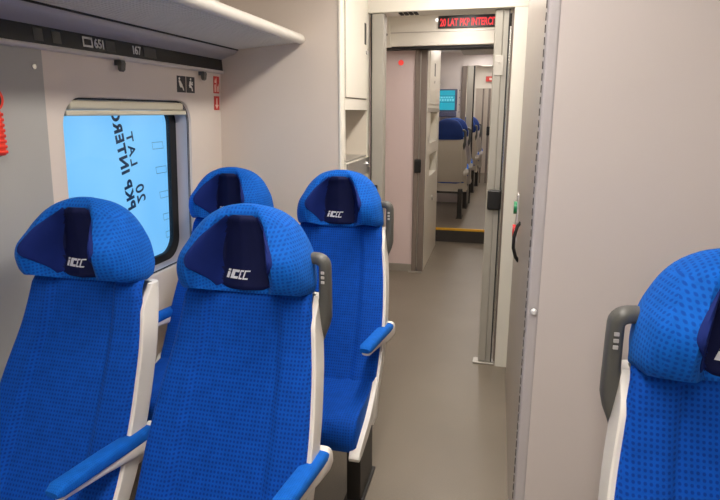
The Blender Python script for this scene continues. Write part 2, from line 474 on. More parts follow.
# header beam over the first doorway and the aisle walls above
hd = MB().box(wx(CEIL), 1.5, 3.50, 3.66, 2.20, CEIL, .006, 2)
struct('wall_header', hd, M_['cream'])

# vestibule: far wall left of the second doorway
struct('wall_vestibule', MB().box(-1.6, -.815, 5.60, 5.66, 0, 2.26), mat('rose_grey_laminate', (222, 204, 202), .3, noise=.01, nscale=3))
struct('baseboard_1', MB().box(-1.6, -.80, 5.585, 5.602, 0, .075), M_['alu'])
struct('wall_vestibule_header', MB().box(-1.085, .25, 5.44, 5.70, 2.217, CEIL, .008, 2), M_['cream'])
struct('wall_vestibule_top', MB().box(-1.6, -1.085, 5.58, 5.70, 2.217, CEIL), M_['partition'])
struct('trim_4', MB().box(-1.07, .2, 5.436, 5.442, 2.335, 2.341), M_['taupe_alu'])
struct('trim_5', MB().box(-1.10, .2, 5.46, 5.66, 2.196, 2.216), M_['rubber'])
struct('wall_second_right', MB().box(-.02, .06, 5.6, 5.68, 0, 2.217), M_['post'])
struct('wall_second_side', MB().box(.06, .14, 5.6, 9.2, 0, CEIL), M_['partition'])

# step up to the far saloon
st = thing('floor_step', 'single step with yellow edge at the far end of the corridor', 'step', (-.4, 7.05, 0))
MB().box(-1.2, .45, 0, .02, 0, .150).build('riser', M_['riser'], st)
MB().box(-1.2, .45, -.006, .035, .150, .178, .004, 2).build('nosing', M_['yellow'], st)

# far saloon's end partition and the room past it
def holed(name, x0, x1, xo0, xo1, y, t, zt, m):
    struct(name, MB().box(x0, xo0, y, y+t, .172, CEIL).box(xo1, x1, y, y+t, .172, CEIL).box(xo0, xo1, y, y+t, zt, CEIL), m)
holed('wall_saloon_end', -1.65, .3, -.60, .1, 9.2, .06, 2.32, M_['right'])
holed('wall_third_end', -1.65, .3, -.50, .1, 12.0, .06, 2.085, M_['cream'])
struct('wall_far_right', MB().box(-.02, .06, 9.26, 12.0, .172, CEIL), M_['partition'])

# ================================================================== DOORWAYS
df = thing('door_frame', 'grey metal jamb with black latch beside the tall cream cabinet', 'door frame', (0, Y_DOOR, 0))
MB().box(-.782, -.706, -.05, .04, 0, 2.199, .008, 2).build('jamb', M_['post'], df)
MB().box(-.789, -.783, -.045, .02, 0, 2.199).build('seal', M_['rubber'], df)
lk = MB().box(-.772, -.738, -.075, -.05, 1.075, 1.165, .006, 2).build('latch', M_['black'], df)

sd = thing('sliding_door', 'grey sliding door edge post standing open on the right of the corridor', 'door', (0, Y_DOOR, 0))
MB().box(-.056, -.006, -.028, .028, .012, 2.198, .008, 3).build('edge_post', M_['post'], sd)
MB().box(-.006, .022, -.02, .02, .012, 2.198).build('leaf_frame', M_['post'], sd)
MB().box(.022, .030, -.03, .02, .012, 2.198).build('seal', M_['rubber'], sd)
MB().box(.040, .052, -.015, .03, .012, 2.198).build('leaf_edge', M_['post_dark'], sd)
MB().cyl((.035, -.028, .2), 'z', .006, 1.9, 12).build('guide_rod', M_['chrome'], sd)
hb_ = MB().box(-.048, .035, -.062, -.028, 1.03, 1.155, .012, 3).build('handle', M_['black'], sd)
MB().box(-.046, .006, -.034, -.027, 1.83, 1.945, .0015, 2).cyl((-.022, -.038, 1.905), 'y', .007, .006, 12).build('lock_plate', M_['alu'], sd)
ft = MB().box(-.09, .05, -.05, .03, 0, .011, .004, 2).build('threshold_bracket', M_['alu'], sd)

d2 = thing('door_frame', 'dark taupe double post of the second doorway past the pink wall', 'door frame', (0, 5.6, 0))
MB().box(-.812, -.765, -.03, .05, 0, 2.195, .006, 2).build('jamb', M_['post_dark'], d2)
MB().box(-.757, -.700, -.01, .05, 0, 2.195, .006, 2).build('jamb', M_['post_dark'], d2)
MB().cyl((-.761, -.012, .05), 'z', .006, 2.13, 10).build('guide_rod', M_['alu'], d2)
MB().box(-.80, -.735, -.052, -.01, 1.03, 1.16, .01, 3).build('latch', M_['black'], d2)
MB().box(-.84, -.70, -.06, -.03, 0, .012, .003, 2).build('threshold_bracket', M_['alu'], d2)

d3 = thing('door_frame', 'pair of grey posts of the far doorway behind the blue seats', 'door frame', (0, 9.18, 0))
MB().box(-.60, -.53, -.02, .06, .172, 2.315, .006, 2).build('jamb', M_['post_dark'], d3)
MB().box(-.515, -.425, -.03, .05, .172, 2.315, .006, 2).build('jamb', M_['post'], d3)
MB().box(-.425, -.405, -.0, .05, .172, 2.315).build('seal', M_['rubber'], d3)
d4 = thing('door_frame', 'thin dark posts of the most distant doorway under the red sign', 'door frame', (0, 12.0, 0))
MB().box(-.36, -.33, -.03, .03, .172, 2.08).build('jamb', M_['post_dark'], d4)
MB().box(-.245, -.20, -.03, .03, .172, 2.08).build('jamb', M_['post_dark'], d4)
MB().box(-.25, -.19, -.06, -.03, 1.15, 1.33, .01).build('latch', M_['black'], d4)

# ================================================================== LED DISPLAY, SIGNS, RED GLOW SPOT
led = thing('led_display', 'red scrolling LED text display above the second doorway', 'display', (-.59, 5.435, 2.362))
MB().box(0, .78, -.012, 0.004, 0, .108, .003, 2).build('housing', M_['black'], led)
text_mesh('led_text', '20 LAT PKP INTERCITY', .088, M_['led'], led, axes((1, 0, 0), (0, 0, 1), (0, -1, 0), (.018, -.0135, .020)), spacing=1.0, sx=.60, offset=.003)
MB().cyl((-.012, -.008, .075), 'y', .014, .012, 14).build('status_light', emit('white_status', (255, 250, 240), 2.0), led)

br = thing('mounting_bracket', 'pale bracket with screw at the left end of the display header', 'bracket', (-1.10, 5.50, 2.21))
MB().prism([(0, .02), (.0, .30), (.06, .30), (.075, .0), (.03, 0)], 'y', -.10, 0).build('plate', M_['cream'], br)
MB().cyl((.035, -.112, .11), 'y', .013, .013, 12).build('screw', M_['black'], br)

glow_spot = thing('red_glow_spot', 'small glowing red dot on the pink vestibule wall', 'lamp', (-.955, 5.60, 2.085))  # glowing red disc added for the blurred red glow on the wall
MB().cyl((0, -.008, 0), 'y', .026, .008, 20).build('lens', M_['ledspot'], glow_spot)
MB().cyl((0, -.005, 0), 'y', .031, .006, 20).build('bezel', M_['strip'], glow_spot)

def red_sign_arrow():
    t = thing('safety_sign', 'red square sign with white down arrow, lower of the pair beside the partition', 'sign', (0, 0, 0))
    y0, y1, z0, z1 = 2.822, 2.880, 1.630, 1.703
    plate = MB().loft([[(wx(z)+o, y, z) for y, z in ((y0, z0), (y1, z0), (y1, z1), (y0, z1))] for o in (-.0005, .0015)], smooth=False).build('plate', M_['sign_red'], t)
    c = (y0+y1)/2
    a = MB()
    def q(pts): a.loft([[(wx(z)+o, y, z) for y, z in pts] for o in (.0016, .0022)], smooth=False)
    q([(c-.006, 1.652), (c+.006, 1.652), (c+.006, 1.692), (c-.006, 1.692)]); q([(c, 1.636), (c+.02, 1.658), (c-.02, 1.658)])
    a.build('arrow', M_['sign_pink'], t)
    return t
red_sign_arrow()
t = thing('safety_sign', 'red fire extinguisher sign, upper of the pair beside the partition', 'sign', (0, 0, 0))
y0, y1, z0, z1 = 2.818, 2.880, 1.718, 1.806
MB().loft([[(wx(z)+o, y, z) for y, z in ((y0, z0), (y1, z0), (y1, z1), (y0, z1))] for o in (-.0005, .0015)], smooth=False).build('plate', M_['sign_red'], t)
a = MB()
def q(pts, mb=a): mb.loft([[(wx(z)+o, y, z) for y, z in pts] for o in (.0016, .0022)], smooth=False)
q([(2.827, 1.725), (2.841, 1.725), (2.841, 1.759), (2.837, 1.765), (2.831, 1.765), (2.827, 1.759)])      # cylinder
q([(2.829, 1.771), (2.845, 1.771), (2.847, 1.793), (2.841, 1.783), (2.837, 1.798), (2.831, 1.785), (2.827, 1.781)])
q([(2.859, 1.725), (2.873, 1.725), (2.875, 1.751), (2.869, 1.768), (2.865, 1.751), (2.859, 1.758), (2.856, 1.741)])  # flame
q([(2.849, 1.725), (2.852, 1.725), (2.852, 1.800), (2.849, 1.800)])
a.build('symbol', M_['sign_pink'], t)

# two square black pictogram signs
def disc2(c, r, n=12): return [(c[0]+r*math.cos(2*math.pi*i/n), c[1]+r*math.sin(2*math.pi*i/n)) for i in range(n)]
def pict(label, y0, y1, shapes):
    t = thing('priority_seat_sign', label, 'sign')
    z0, z1 = 1.712, 1.788
    MB().loft([[(wx(z)+o, y, z) for y, z in ((y0, z0), (y1, z0), (y1, z1), (y0, z1))] for o in (-.0005, .0015)], smooth=False).build('plate', M_['sign_black'], t)
    a = MB(); w, h = y1-y0, z1-z0
    for s in shapes:
        pts = [(y0+u*w, z0+v*h) for u, v in s]
        a.loft([[(wx(z)+o, y, z) for y, z in pts] for o in (.0016, .0022)], smooth=False)
    a.build('symbol', M_['sign_white'], t)
pict('black sign with a white seated expectant passenger above the window corner', 2.462, 2.538,
     [disc2((.26, .83), .085), [(.16, .72), (.36, .72), (.62, .45), (.56, .33), (.30, .36)], [(.30, .44), (.60, .42), (.64, .30), (.36, .30)], [(.55, .36), (.66, .38), (.80, .12), (.68, .12)]])
pict('black sign with a white seated passenger holding a child beside the hook', 2.546, 2.622,
     [disc2((.50, .85), .08), [(.36, .72), (.56, .74), (.62, .60), (.52, .46), (.30, .44)], [(.28, .50), (.58, .44), (.66, .30), (.34, .32)], [(.56, .38), (.68, .36), (.76, .12), (.64, .12)],
      disc2((.70, .66), .055), [(.58, .58), (.76, .60), (.74, .48), (.56, .48)]])

# emergency hammer at the left frame edge
hm = thing('emergency_hammer', 'red ribbed emergency hammer clipped to the grey wall panel', 'hammer', (wx(1.58)+.006, 1.405, 1.49))
hs = MB()
hs.box(.004, .034, -.024, .024, 0, .135, .008, 3)
for k in range(8): hs.box(.0025, .036, -.0255, .0255, .006+.016*k, .016+.016*k, .003, 2)
hs.build('grip', M_['hammer'], hm)
MB().cyl((.004, -.004, .168), 'x', .036, .032, 28).build('head_clip', M_['hammer'], hm)
MB().cyl((.036, -.004, .166), 'x', .024, .004, 24).build('head_opening', M_['black'], hm)
MB().box(-.002, .004, -.03, .03, -.004, .20, .002).build('backplate', M_['black'], hm)
sg = thing('round_sticker', 'round white and rose sticker below the red hammer', 'sticker', (wx(1.45)+.0045, 1.372, 1.45))
MB().cyl((0, 0, 0), 'x', .034, .0015, 28).build('rim', mat('rose_sticker_ink', (222, 120, 128), .5), sg)
MB().cyl((.0012, 0, 0), 'x', .027, .001, 28).build('face', M_['sign_white'], sg)
tag(MB().cyl((wx(1.76)-.006, 1.600, 1.765), 'x', .008, .015, 14).build('panel_screw', M_['chrome'], None), 'bright round screw in the grey wall panel under the number strip', 'screw')

# ================================================================== LUGGAGE RACK
YR0, YR1 = -1.6, Y_PART - .004
rk = thing('luggage_rack', 'overhead luggage rack with slatted underside along the left wall', 'luggage rack')
# rounded front rail
ring_n = 24; rings = []
RX, RZ, RR = -1.019, 1.986, .025
prof = [(YR0, .001), (YR0, RR), (YR1-.024, RR), (YR1-.012, RR*.94), (YR1-.004, RR*.78), (YR1, RR*.5), (YR1, .001)]
MB().loft([[(RX+r*math.cos(2*math.pi*i/ring_n), y, RZ+r*math.sin(2*math.pi*i/ring_n)) for i in range(ring_n)] for y, r in prof], caps=False).build('front_rail', M_['roll'], rk)
sl = MB()
x0, zz0, x1, zz1 = -1.372, 1.948, -1.036, 1.974
n = 20
for i in range(n):
    t = (i+.5)/n; cx, cz = x0+(x1-x0)*t, zz0+(zz1-zz0)*t
    sl.prism([(cx-.0048, cz-.005), (cx+.0048, cz-.005), (cx+.0048, cz+.003), (cx-.0048, cz+.003)], 'y', YR0, YR1-.03)
sl.build('slats', M_['slat'], rk)
MB().prism([(x0, zz0+.009), (x1, zz1+.006), (x1, zz1+.02), (x0, zz0+.02)], 'y', YR0, YR1-.03).build('solid_sheet', M_['solid_sheet'], rk)  # opaque dark backing added so no light passes through the slats
MB().prism([(x0-.005, zz0-.004), (x1+.01, zz1-.004), (x1+.01, zz1+.02), (x0-.005, zz0+.02)], 'y', YR1-.028, YR1-.006).build('end_bracket', M_['roll'], rk)
MB().prism([(-1.378, 1.938), (-1.370, 1.938), (-1.370, 1.956), (-1.378, 1.956)], 'y', YR0, YR1-.008).build('black_groove', M_['rubber'], rk)  # black strip along the wall side of the slats
bp = [(-1.379, 1.958), (-1.380, 1.940), (-1.388, 1.928), (-1.402, 1.920), (-1.425, 1.913), (-1.45, 1.903), (-1.466, 1.899), (-1.473, 1.8945), (-1.52, 1.8945), (-1.52, 1.958)]
MB().prism(bp, 'y', YR0, YR1, True).build('back_profile', M_['back_profile'], rk)
lr = [(-1.464, 1.836), (-1.462, 1.828), (-1.466, 1.822), (-1.478, 1.820), (-1.52, 1.820), (-1.52, 1.836)]
MB().prism(lr, 'y', YR0, YR1, True).build('lower_rail', M_['rail'], rk)
npn = MB().prism([(-1.470, 1.8365), (-1.474, 1.8943), (-1.52, 1.8943), (-1.52, 1.8365)], 'y', YR0, YR1).build('number_strip', M_['numstrip'], rk)
nd = Vector((-.004, 0, .0663)).normalized(); nn = Vector((.0663, 0, .004)).normalized()
def strip_pt(y, z): return (-1.470-.004*(z-1.8365)/.0663+.0006, y, z)
for body, yy in (('65', 1.885), ('67', 2.128)):
    text_mesh('seat_number', body, .045, M_['numtext'], npn, axes((0, 1, 0), nd, nn, strip_pt(yy, 1.853)), sx=.95, offset=.0012)
for yy in (1.931, 2.116):
    MB().add([strip_pt(yy, 1.851), strip_pt(yy+.008, 1.851), strip_pt(yy+.008, 1.884), strip_pt(yy, 1.884)], [[0, 1, 2, 3]]).build('seat_number_bar', M_['numtext'], npn)
a = MB()
def frm(y0, y1, z0, z1, w):
    o_ = [strip_pt(y0, z0), strip_pt(y1, z0), strip_pt(y1, z1), strip_pt(y0, z1)]
    i_ = [strip_pt(y0+w, z0+w), strip_pt(y1-w, z0+w), strip_pt(y1-w, z1-w), strip_pt(y0+w, z1-w)]
    a.loft([o_, i_], caps=False)
frm(1.825, 1.878, 1.850, 1.886, .0075)
a.build('window_symbol', M_['numtext'], npn)
for (p, q_) in ((1.950, 2.005), (2.19, 2.28), (1.60, 1.64), (1.68, 1.72)):
    MB().add([strip_pt(p, 1.846), strip_pt(q_, 1.846), strip_pt(q_, 1.886), strip_pt(p, 1.886)], [[0, 1, 2, 3]]).build('reservation_display', M_['numdim'], npn)
for k, yy in enumerate((2.025, 2.675)):
    h = MB().prism([(wx(1.82)+.001, 1.819), (wx(1.82)+.030, 1.819), (wx(1.82)+.034, 1.808), (wx(1.80)+.030, 1.782), (wx(1.79)+.022, 1.776), (wx(1.79)+.016, 1.784), (wx(1.80)+.014, 1.800), (wx(1.80)+.001, 1.800)], 'y', yy-.013, yy+.013).build('coat_hook', M_['handle'])
    tag(h, ('grey coat hook under the number strip above the window' if k == 0 else 'grey coat hook beside the black pictogram signs'), 'hook', 'coat hooks')

# ================================================================== LUGGAGE CABINET
cb = thing('luggage_cabinet', 'tall cream cabinet with open niche beside the first doorway', 'cabinet', (AISLE_L, Y_PART+.05, 0))
D = Y_DOOR - Y_PART - .055                                       # runs to y = 3.56
CZ0, CZ1 = 1.345, 1.632
body = MB().box(-.62, 0, .0, D, CZ1, CEIL-.003).box(-.62, 0, 0, D, 0, CZ0)
body.box(-.62, 0, .0, .012, CZ0, CZ1).box(-.62, 0, D-.07, D, CZ0, CZ1).box(-.62, -.60, .012, D-.07, CZ0, CZ1)
body.build('body', M_['cream'], cb)
MB().box(-.599, -.003, D-.074, D-.0705, CZ0+.001, CZ1-.001).box(-.5995, -.595, .013, D-.075, CZ0+.001, CZ1-.001).build('niche_lining', M_['niche'], cb)
dr = MB().box(0.0005, .008, .012, .50, 1.697, CEIL-.02, .004, 2).build('door', M_['cream'], cb)
MB().box(-.002, .0012, .008, .504, 1.693, CEIL-.015).build('door_gap', M_['post_dark'], cb)
MB().box(.0075, .0105, .425, .462, 2.008, 2.128, .008, 3).build('slot_handle', M_['black'], dr)
MB().cyl((.007, .468, 1.966), 'x', .012, .008, 16).build('lock', M_['steel'], dr)
solid_sheet = MB().box(-.58, -.004, .016, D-.078, CZ0+.001, CZ0+.012, .003, 2).build('steel_shelf', M_['steel'], cb)
MB().box(.001, .006, .03, D-.02, CZ0-.10, CZ0-.004, .003).build('shelf_front', M_['steel'], cb)
MB().cyl((.005, D-.10, CZ0-.045), 'x', .018, .012, 18).build('shelf_lock', M_['chrome'], cb)

# ================================================================== RIGHT WALL FITTINGS
hg_ = MB(); z = .02
while z < 2.36:
    hg_.box(AISLE_R+.001, AISLE_R+.0033, 1.5985, 1.606, z, z+.019); z += .03
tag(hg_.build('edge_hinge', M_['hinge']), 'long dark piano hinge down the edge of the right partition', 'hinge')
sc = thing('wall_knob', 'small shiny round knob on the edge strip of the right partition', 'knob', (.1245, 1.597, 1.062))
MB().cyl((0, -.006, 0), 'y', .0105, .006, 18).cyl((0, -.013, 0), 'y', .005, .007, 18, .0105).build('knob', M_['knob'], sc)
MB().cyl((0, -.003, 0), 'y', .011, .003, 18).build('washer', M_['rubber'], sc)
cp = thing('door_control', 'green and red buttons on the aisle face of the right partition', 'control', (AISLE_R+.02, 3.05, 1.0))
MB().box(-.006, .004, -.05, .05, -.06, .20, .003).build('plate', M_['strip'], cp)
MB().cyl((-.022, 0, .125), 'x', .034, .018, 20).build('green_button', M_['green'], cp)
MB().cyl((-.022, 0, .0), 'x', .034, .018, 20).build('red_button', M_['red'], cp)
bh = MB()
bh.sweep([(AISLE_R+.021, 2.66, 1.12), (AISLE_R+.006, 2.655, 1.10), (AISLE_R-.006, 2.65, 1.05), (AISLE_R-.006, 2.65, 1.00), (AISLE_R+.006, 2.655, .955), (AISLE_R+.021, 2.66, .935)],
         [(.012, .008)]*6, (1, 0, 0))
tag(bh.build('grab_handle', M_['black']), 'curved black grab handle near the red button on the right', 'handle')

# ================================================================== SEATS
YR = [(.36, -.405), (.44, -.378), (.52, -.330), (.60, -.275), (.68, -.232), (.76, -.188), (.85, -.140), (.95, -.085), (1.05, -.045), (1.12, -.025)]
def yr(z): return spl(YR, z)
HW = [(.38, .232), (.6, .238), (.75, .236), (.88, .224), (1.0, .206), (1.14, .188)]
HZ0, HH = 1.115, .250                         # headrest bottom and height
def HF(f): return HZ0 + HH*f
HR_W = [(HF(f), w) for f, w in ((0, .191), (.02, .196), (.06, .199), (.15, .199), (.30, .194), (.45, .186), (.60, .170), (.72, .154), (.82, .133), (.90, .107), (.95, .081), (.985, .050), (1.0, .026))]
def hr_yc(z): return spl([(HF(0), -.128), (HF(.2), -.114), (HF(.5), -.110), (HF(.76), -.116), (HF(.9), -.124), (HF(1), -.098)], z)
def hr_wing(z): return spl([(HF(0), .085), (HF(.08), .104), (HF(.24), .122), (HF(.45), .118), (HF(.66), .084), (HF(.82), .042), (HF(.94), .008), (HF(1), 0)], z)
def hr_yr(z): return spl([(HF(0), -.01), (HF(.2), .005), (HF(.55), .0), (HF(.8), -.018), (HF(.94), -.045), (HF(1), -.075)], z)
def hr_front(t, z):
    a = abs(t); y = hr_yc(z) - hr_wing(z) * smooth(.35, .63, a)
    if a > .58:
        e = (a - .58) / .42
        y += min(.13, (hr_rear(1, z) - y) * .80) * (1 - math.sqrt(max(0, 1 - e*e)))
    return y
def hr_lift(y, z):
    # the wings sweep up towards the front along their lower edge
    f = (z - HZ0) / HH
    return z + .36 * max(0.0, hr_yc(z) - y) * (1 - smooth(0, .75, f))
def hr_rear(t, z):
    a = abs(t); return hr_yr(z) - .035 * a**3 * min(1.0, spl(HR_W, z) / .16)

def headrest_mesh():
    mb = MB(); rings = []; NT = 28
    zs = [HF(f) for f in [0, .012, .03, .06] + [.10 + .04*i for i in range(21)] + [.93, .952, .97, .984, .994, 1.0]]
    for z in zs:
        w = spl(HR_W, z); ring = []
        for i in range(NT+1):
            t = math.sin(math.pi/2*(-1 + 2*i/NT)) if False else -1 + 2*i/NT
            ring.append((t*w, hr_front(t, z), hr_lift(hr_front(t, z), z)))
        for i in range(NT-1):
            t = 1 - 2*(i+1)/NT
            ring.append((t*w, hr_rear(t, z), z))
        rings.append(ring)
    mb.loft(rings)
    return mb
PB = [(HF(f), b) for f, b in ((.04, .42), (.10, .46), (.17, .53), (.26, .62), (.36, .67), (.46, .68), (.56, .67), (.66, .64), (.76, .57), (.84, .49), (.90, .43))]
PZ0, PZ1 = HF(.04), HF(.90)
def pillow_y(t, z):
    # soft padded centre with creases either side of it
    a = abs(t); puff = .012 * (1 - smooth(.10, .30, a)) + .004 + .002*math.cos(t*24)*(1 - smooth(.18, .30, a))
    crease = .005 * math.exp(-((a-.35)/.035)**2)
    return hr_front(t, z) - puff + crease - .003
def pillow_build(name, m, parent):
    """front skin plus a back skin tucked into the headrest"""
    mb = MB(); nt, nz = 40, 32; rings = []
    for k in range(nz+1):
        z = PZ0 + (PZ1-PZ0)*k/nz; b = spl(PB, z); w = spl(HR_W, z); ring = []
        ke = min(k/2.0, (nz-k)/2.0, 1.0)
        for i in range(nt+1):
            u = -1 + 2*i/nt; t = u*b; e = min((1-abs(u))/.08, ke, 1.0)
            ring.append((t*w, pillow_y(t, z) + .008*(1-e)**2, hr_lift(hr_front(t, z), z)))
        for i in range(nt-1):
            u = 1 - 2*(i+1)/nt; t = u*b
            ring.append((t*w, hr_front(t, z) + .004, hr_lift(hr_front(t, z), z)))
        rings.append(ring)
    mb.loft(rings)
    o = mb.build(name, m, parent)
    o.data.materials.append(M_['navy_side'])      # the side wings are sewn from a bluer cloth
    for p in o.data.polygons:
        c = p.center
        if abs(c.x) / spl(HR_W, c.z) > .36: p.material_index = 1
    return o

def logo_mesh():
    """slanted white block mark: a small i, a bold C, then two fine outlined Cs"""
    mb = MB(); sl_ = .35; zc, h = HF(.165), .026
    def P(x, v): return (x + sl_*v*h - .004, zc + v*h)
    def poly(pts):
        out = []
        for off in (0, .0012):
            r = []
            for x, v in pts:
                px, pz = P(x, v); px -= .020; w = spl(HR_W, pz)
                r.append((px, pillow_y(px/w, pz) - .0005 - off, pz))
            out.append(r)
        mb.loft(out, smooth=False)
    poly([(-.034, 0), (-.025, 0), (-.025, .68), (-.034, .68)]); poly([(-.034, .78), (-.025, .78), (-.025, 1), (-.034, 1)])
    def C(x, wd, st, hv=.22):
        poly([(x, 0), (x+wd, 0), (x+wd, hv), (x+st, hv), (x+st, 1-hv), (x, 1-hv)])
        poly([(x, 1-hv), (x+wd, 1-hv), (x+wd, 1), (x, 1)])
    C(-.020, .024, .011, .26)
    C(.007, .011, .0035, .16); C(.0205, .0155, .0035, .14)
    poly([(.007, .42), (.0115, .42), (.0115, .58), (.007, .58)])
    return mb

def backrest_mesh():
    mb = MB(); rings = []
    zs = [.46 + .0335*i for i in range(20)] + [1.112, 1.126, 1.135]
    for z in zs:
        hw = spl(HW, z) + .003; yf = yr(z) - .116; ring = []
        N_ = 72
        tp = 1 - smooth(1.09, 1.135, z)
        for i in range(N_+1):
            t = -1 + 2*i/N_; a = abs(t)
            y = yf + .018 + .004*(t*t) - .016*smooth(.48, .64, a) + .003*math.exp(-((a-.52)/.025)**2)
            if a > .88:
                e = (a-.88)/.12; y += .024*(1 - math.sqrt(max(0, 1-e*e)))
            ring.append((t*hw, y + .02*(1-tp), z))
        for i in range(3):
            t = 1 - 2*(i+.5)/3; ring.append((t*(hw-.022), yr(z) - .022, z))
        rings.append(ring)
    mb.loft(rings)
    return mb
def shell_mesh(side=1):
    # the cloth laps over the shell on the side away from the aisle
    mb = MB(); rings = []
    zs = [.363 + .0335*i for i in range(21)] + [1.055, 1.075, 1.09, 1.10]
    for z in zs:
        hw = spl(HW, z) + .0125; yf = yr(z) - (.092 - .045*smooth(1.04, 1.10, z)); yb = yr(z); r = .022
        ring = [(-hw, yf, z), (-hw, yf + .03, z)]
        for k in range(7):
            a = math.pi/2*k/6; ring.append((-hw + r - r*math.cos(a), yb - r + r*math.sin(a), z))
        ring += [(-hw*.5, yb + .004, z), (0, yb + .006, z), (hw*.5, yb + .004, z)]
        for k in range(7):
            a = math.pi/2*(1 - k/6); ring.append((hw - r + r*math.cos(a), yb - r + r*math.sin(a), z))
        ring += [(hw, yf + .03, z), (hw, yf, z), (hw-.004, yf-.003, z), (hw-.018, yf, z), (hw-.018, yb-.018, z), (-hw+.018, yb-.018, z), (-hw+.018, yf, z), (-hw+.004, yf-.003, z)]
        rings.append(ring)
    for r in rings:
        for i, (x, y, z) in enumerate(r):
            if x*side < 0: r[i] = (x + side*.017*min(1, abs(x)/.15), y, z)
    mb.loft(rings)
    return mb
def cushion_mesh():
    mb = MB(); rings = []
    CY_, CZ_ = -.125, .072
    prof = [(-.22, .470), (-.30, .446), (-.38, .428), (-.46, .424), (-.53, .428), (-.575, .424), (-.605, .408), (-.620, .380), (-.620, .35), (-.612, .318), (-.595, .300), (-.56, .300), (-.45, .315), (-.34, .345), (-.26, .385), (-.21, .42)]
    prof = [(y+CY_, z+CZ_) for y, z in prof]
    cy, cz = -.43+CY_, .375+CZ_
    xs = [-1, -.985, -.95, -.9, -.82, -.7, -.58, -.4, -.2, 0, .2, .4, .58, .7, .82, .9, .95, .985, 1]
    for t in xs:
        a = abs(t); s = 1.0 - (.10*((a-.88)/.12)**2 if a > .88 else 0); up = .012*smooth(.45, .75, a)
        rings.append([(t*.226, cy+(y-cy)*s, cz+(z-cz)*s + (up if z > .47 else 0)) for y, z in prof])
    mb.loft(rings)
    return mb
def pan_side(s):
    pts = [(-.345, .515), (-.37, .475), (-.41, .435), (-.49, .398), (-.60, .368), (-.70, .352), (-.742, .352), (-.748, .366), (-.735, .386), (-.66, .410), (-.58, .432), (-.51, .465), (-.46, .50), (-.42, .535), (-.36, .54)]
    mb = MB(); rings = []
    for x, k in ((.205, 1), (.2425, 1), (.2455, .95)):
        rings.append([(s*x, -.5+(y+.5)*(1 if k == 1 else .99), .44+(z-.44)*(1 if k == 1 else .97)) for y, z in pts])
    mb.loft(rings)
    return mb

def seat(name, label, loc, rz=0.0, s=1, handle=True, arms=(1,), group='blue passenger seats', shell='shell'):
    """passenger seat facing -y; s = side (x sign) of the grab handle and leg"""
    t = thing(name, label, 'seat', loc, rz, group)
    backrest_mesh().build('backrest', M_['blue'], t)
    shell_mesh(s).build('shell', M_[shell], t)
    cushion_mesh().build('seat_cushion', M_['blue'], t)
    for a in (-1, 1): pan_side(a).build('side_panel', M_[shell], t)
    hr = headrest_mesh().build('headrest', M_['bluehead'], t)
    pi = pillow_build('pillow', M_['navy'], hr); pi['label'] = 'navy head pillow with white logo'
    lg = logo_mesh().build('logo', M_['logo'], hr)
    lg['label'] = 'white slanted logo'
    z0_ = -loc[2] if loc[2] < .05 else 0
    leg = MB().box(s*.165-.03, s*.165+.03, -.52, -.29, z0_, .405, .004, 2).box(s*.165-.042, s*.165+.042, -.54, -.27, z0_, z0_+.012, .003)
    leg.build('leg', M_['leg'], t)
    MB().box(-.20, .20, -.50, -.40, .335, .415, .004, 2).build('crossbeam', M_['leg'], t)
    for a in arms:
        x = a*.252; path = [(x - a*.002, -.205, 0.678), (x - a*.005, -.235, 0.692), (x - a*.014, -.39, 0.710), (x - a*.026, -.555, 0.724), (x - a*.028, -.572, 0.720)]
        ar = MB().sweep(path, [(.024, .016), (.026, .019), (.026, .019), (.025, .018), (.020, .010)], (0, 0, 1), 20, 3.4).build('armrest', M_['bluearm'], t)
        un = MB().sweep([(x - a*.002, -.19, .672), (x - a*.003, -.21, .668), (x - a*.006, -.28, .668), (x - a*.016, -.41, .686), (x - a*.026, -.555, .705)],
                        [(.026, .034), (.027, .036), (.023, .024), (.020, .014), (.017, .010)], (0, 0, 1), 20, 3.4).build('armrest_frame', M_[shell], ar)
        un['label'] = 'white armrest underside'
        MB().cyl((x - a*.045 if a > 0 else x + .012, -.225, .638), 'x', .034, .030, 20).build('armrest_pivot', M_['shell'], ar)
    if handle:
        pth = [(s*.160, -.058, 1.2060), (s*.185, -.062, 1.2120), (s*.200, -.065, 1.2120)]
        for k in range(1, 6):
            a = math.pi/2*k/5; pth.append((s*(.200+.022*math.sin(a)), -.067, 1.190+.022*math.cos(a)))
        pth += [(s*.2225, -.068, 1.1470), (s*.222, -.068, 1.1030), (s*.220, -.068, 1.0700), (s*.216, -.068, 1.0392), (s*.213, -.07, 1.0128), (s*.211, -.072, 0.9842), (s*.211, -.074, 0.9600)]
        sz = [(.024, .0155)]*3 + [(.024, .0155)]*5 + [(.024, .016), (.024, .0165), (.024, .019), (.024, .023), (.022, .020), (.019, .011), (.010, .003)]
        # section: half-depth along y, half-width in the x-z plane
        mb = MB(); rings = []; P = [Vector(p) for p in pth]
        for i, p in enumerate(P):
            tg = (P[min(i+1, len(P)-1)] - P[max(i-1, 0)]).normalized(); side = Vector((0, 1, 0)); u2 = tg.cross(side).normalized()
            ring = []
            for j in range(14):
                a = 2*math.pi*(j+.5)/14; c_, s_ = math.cos(a), math.sin(a)
                ring.append(tuple(p + side*sz[i][0]*math.copysign(abs(c_)**.62, c_) + u2*sz[i][1]*math.copysign(abs(s_)**.62, s_)))
            rings.append(ring)
        mb.loft(rings)
        gh = mb.build('grab_handle', M_['handle'], t)
        mk = MB()
        for zz in (1.174, 1.160, 1.146): mk.box(s*.2225-.006, s*.2225+.004, -.0945, -.091, zz, zz+.008, .001)
        mk.build('embossed_marks', M_['mark'], gh)
    return t

def copy_tree(o, parent=None):
    c = o.copy(); COL.objects.link(c)
    if parent is not None: c.parent = parent
    for ch in list(o.children): copy_tree(ch, c)
    return c

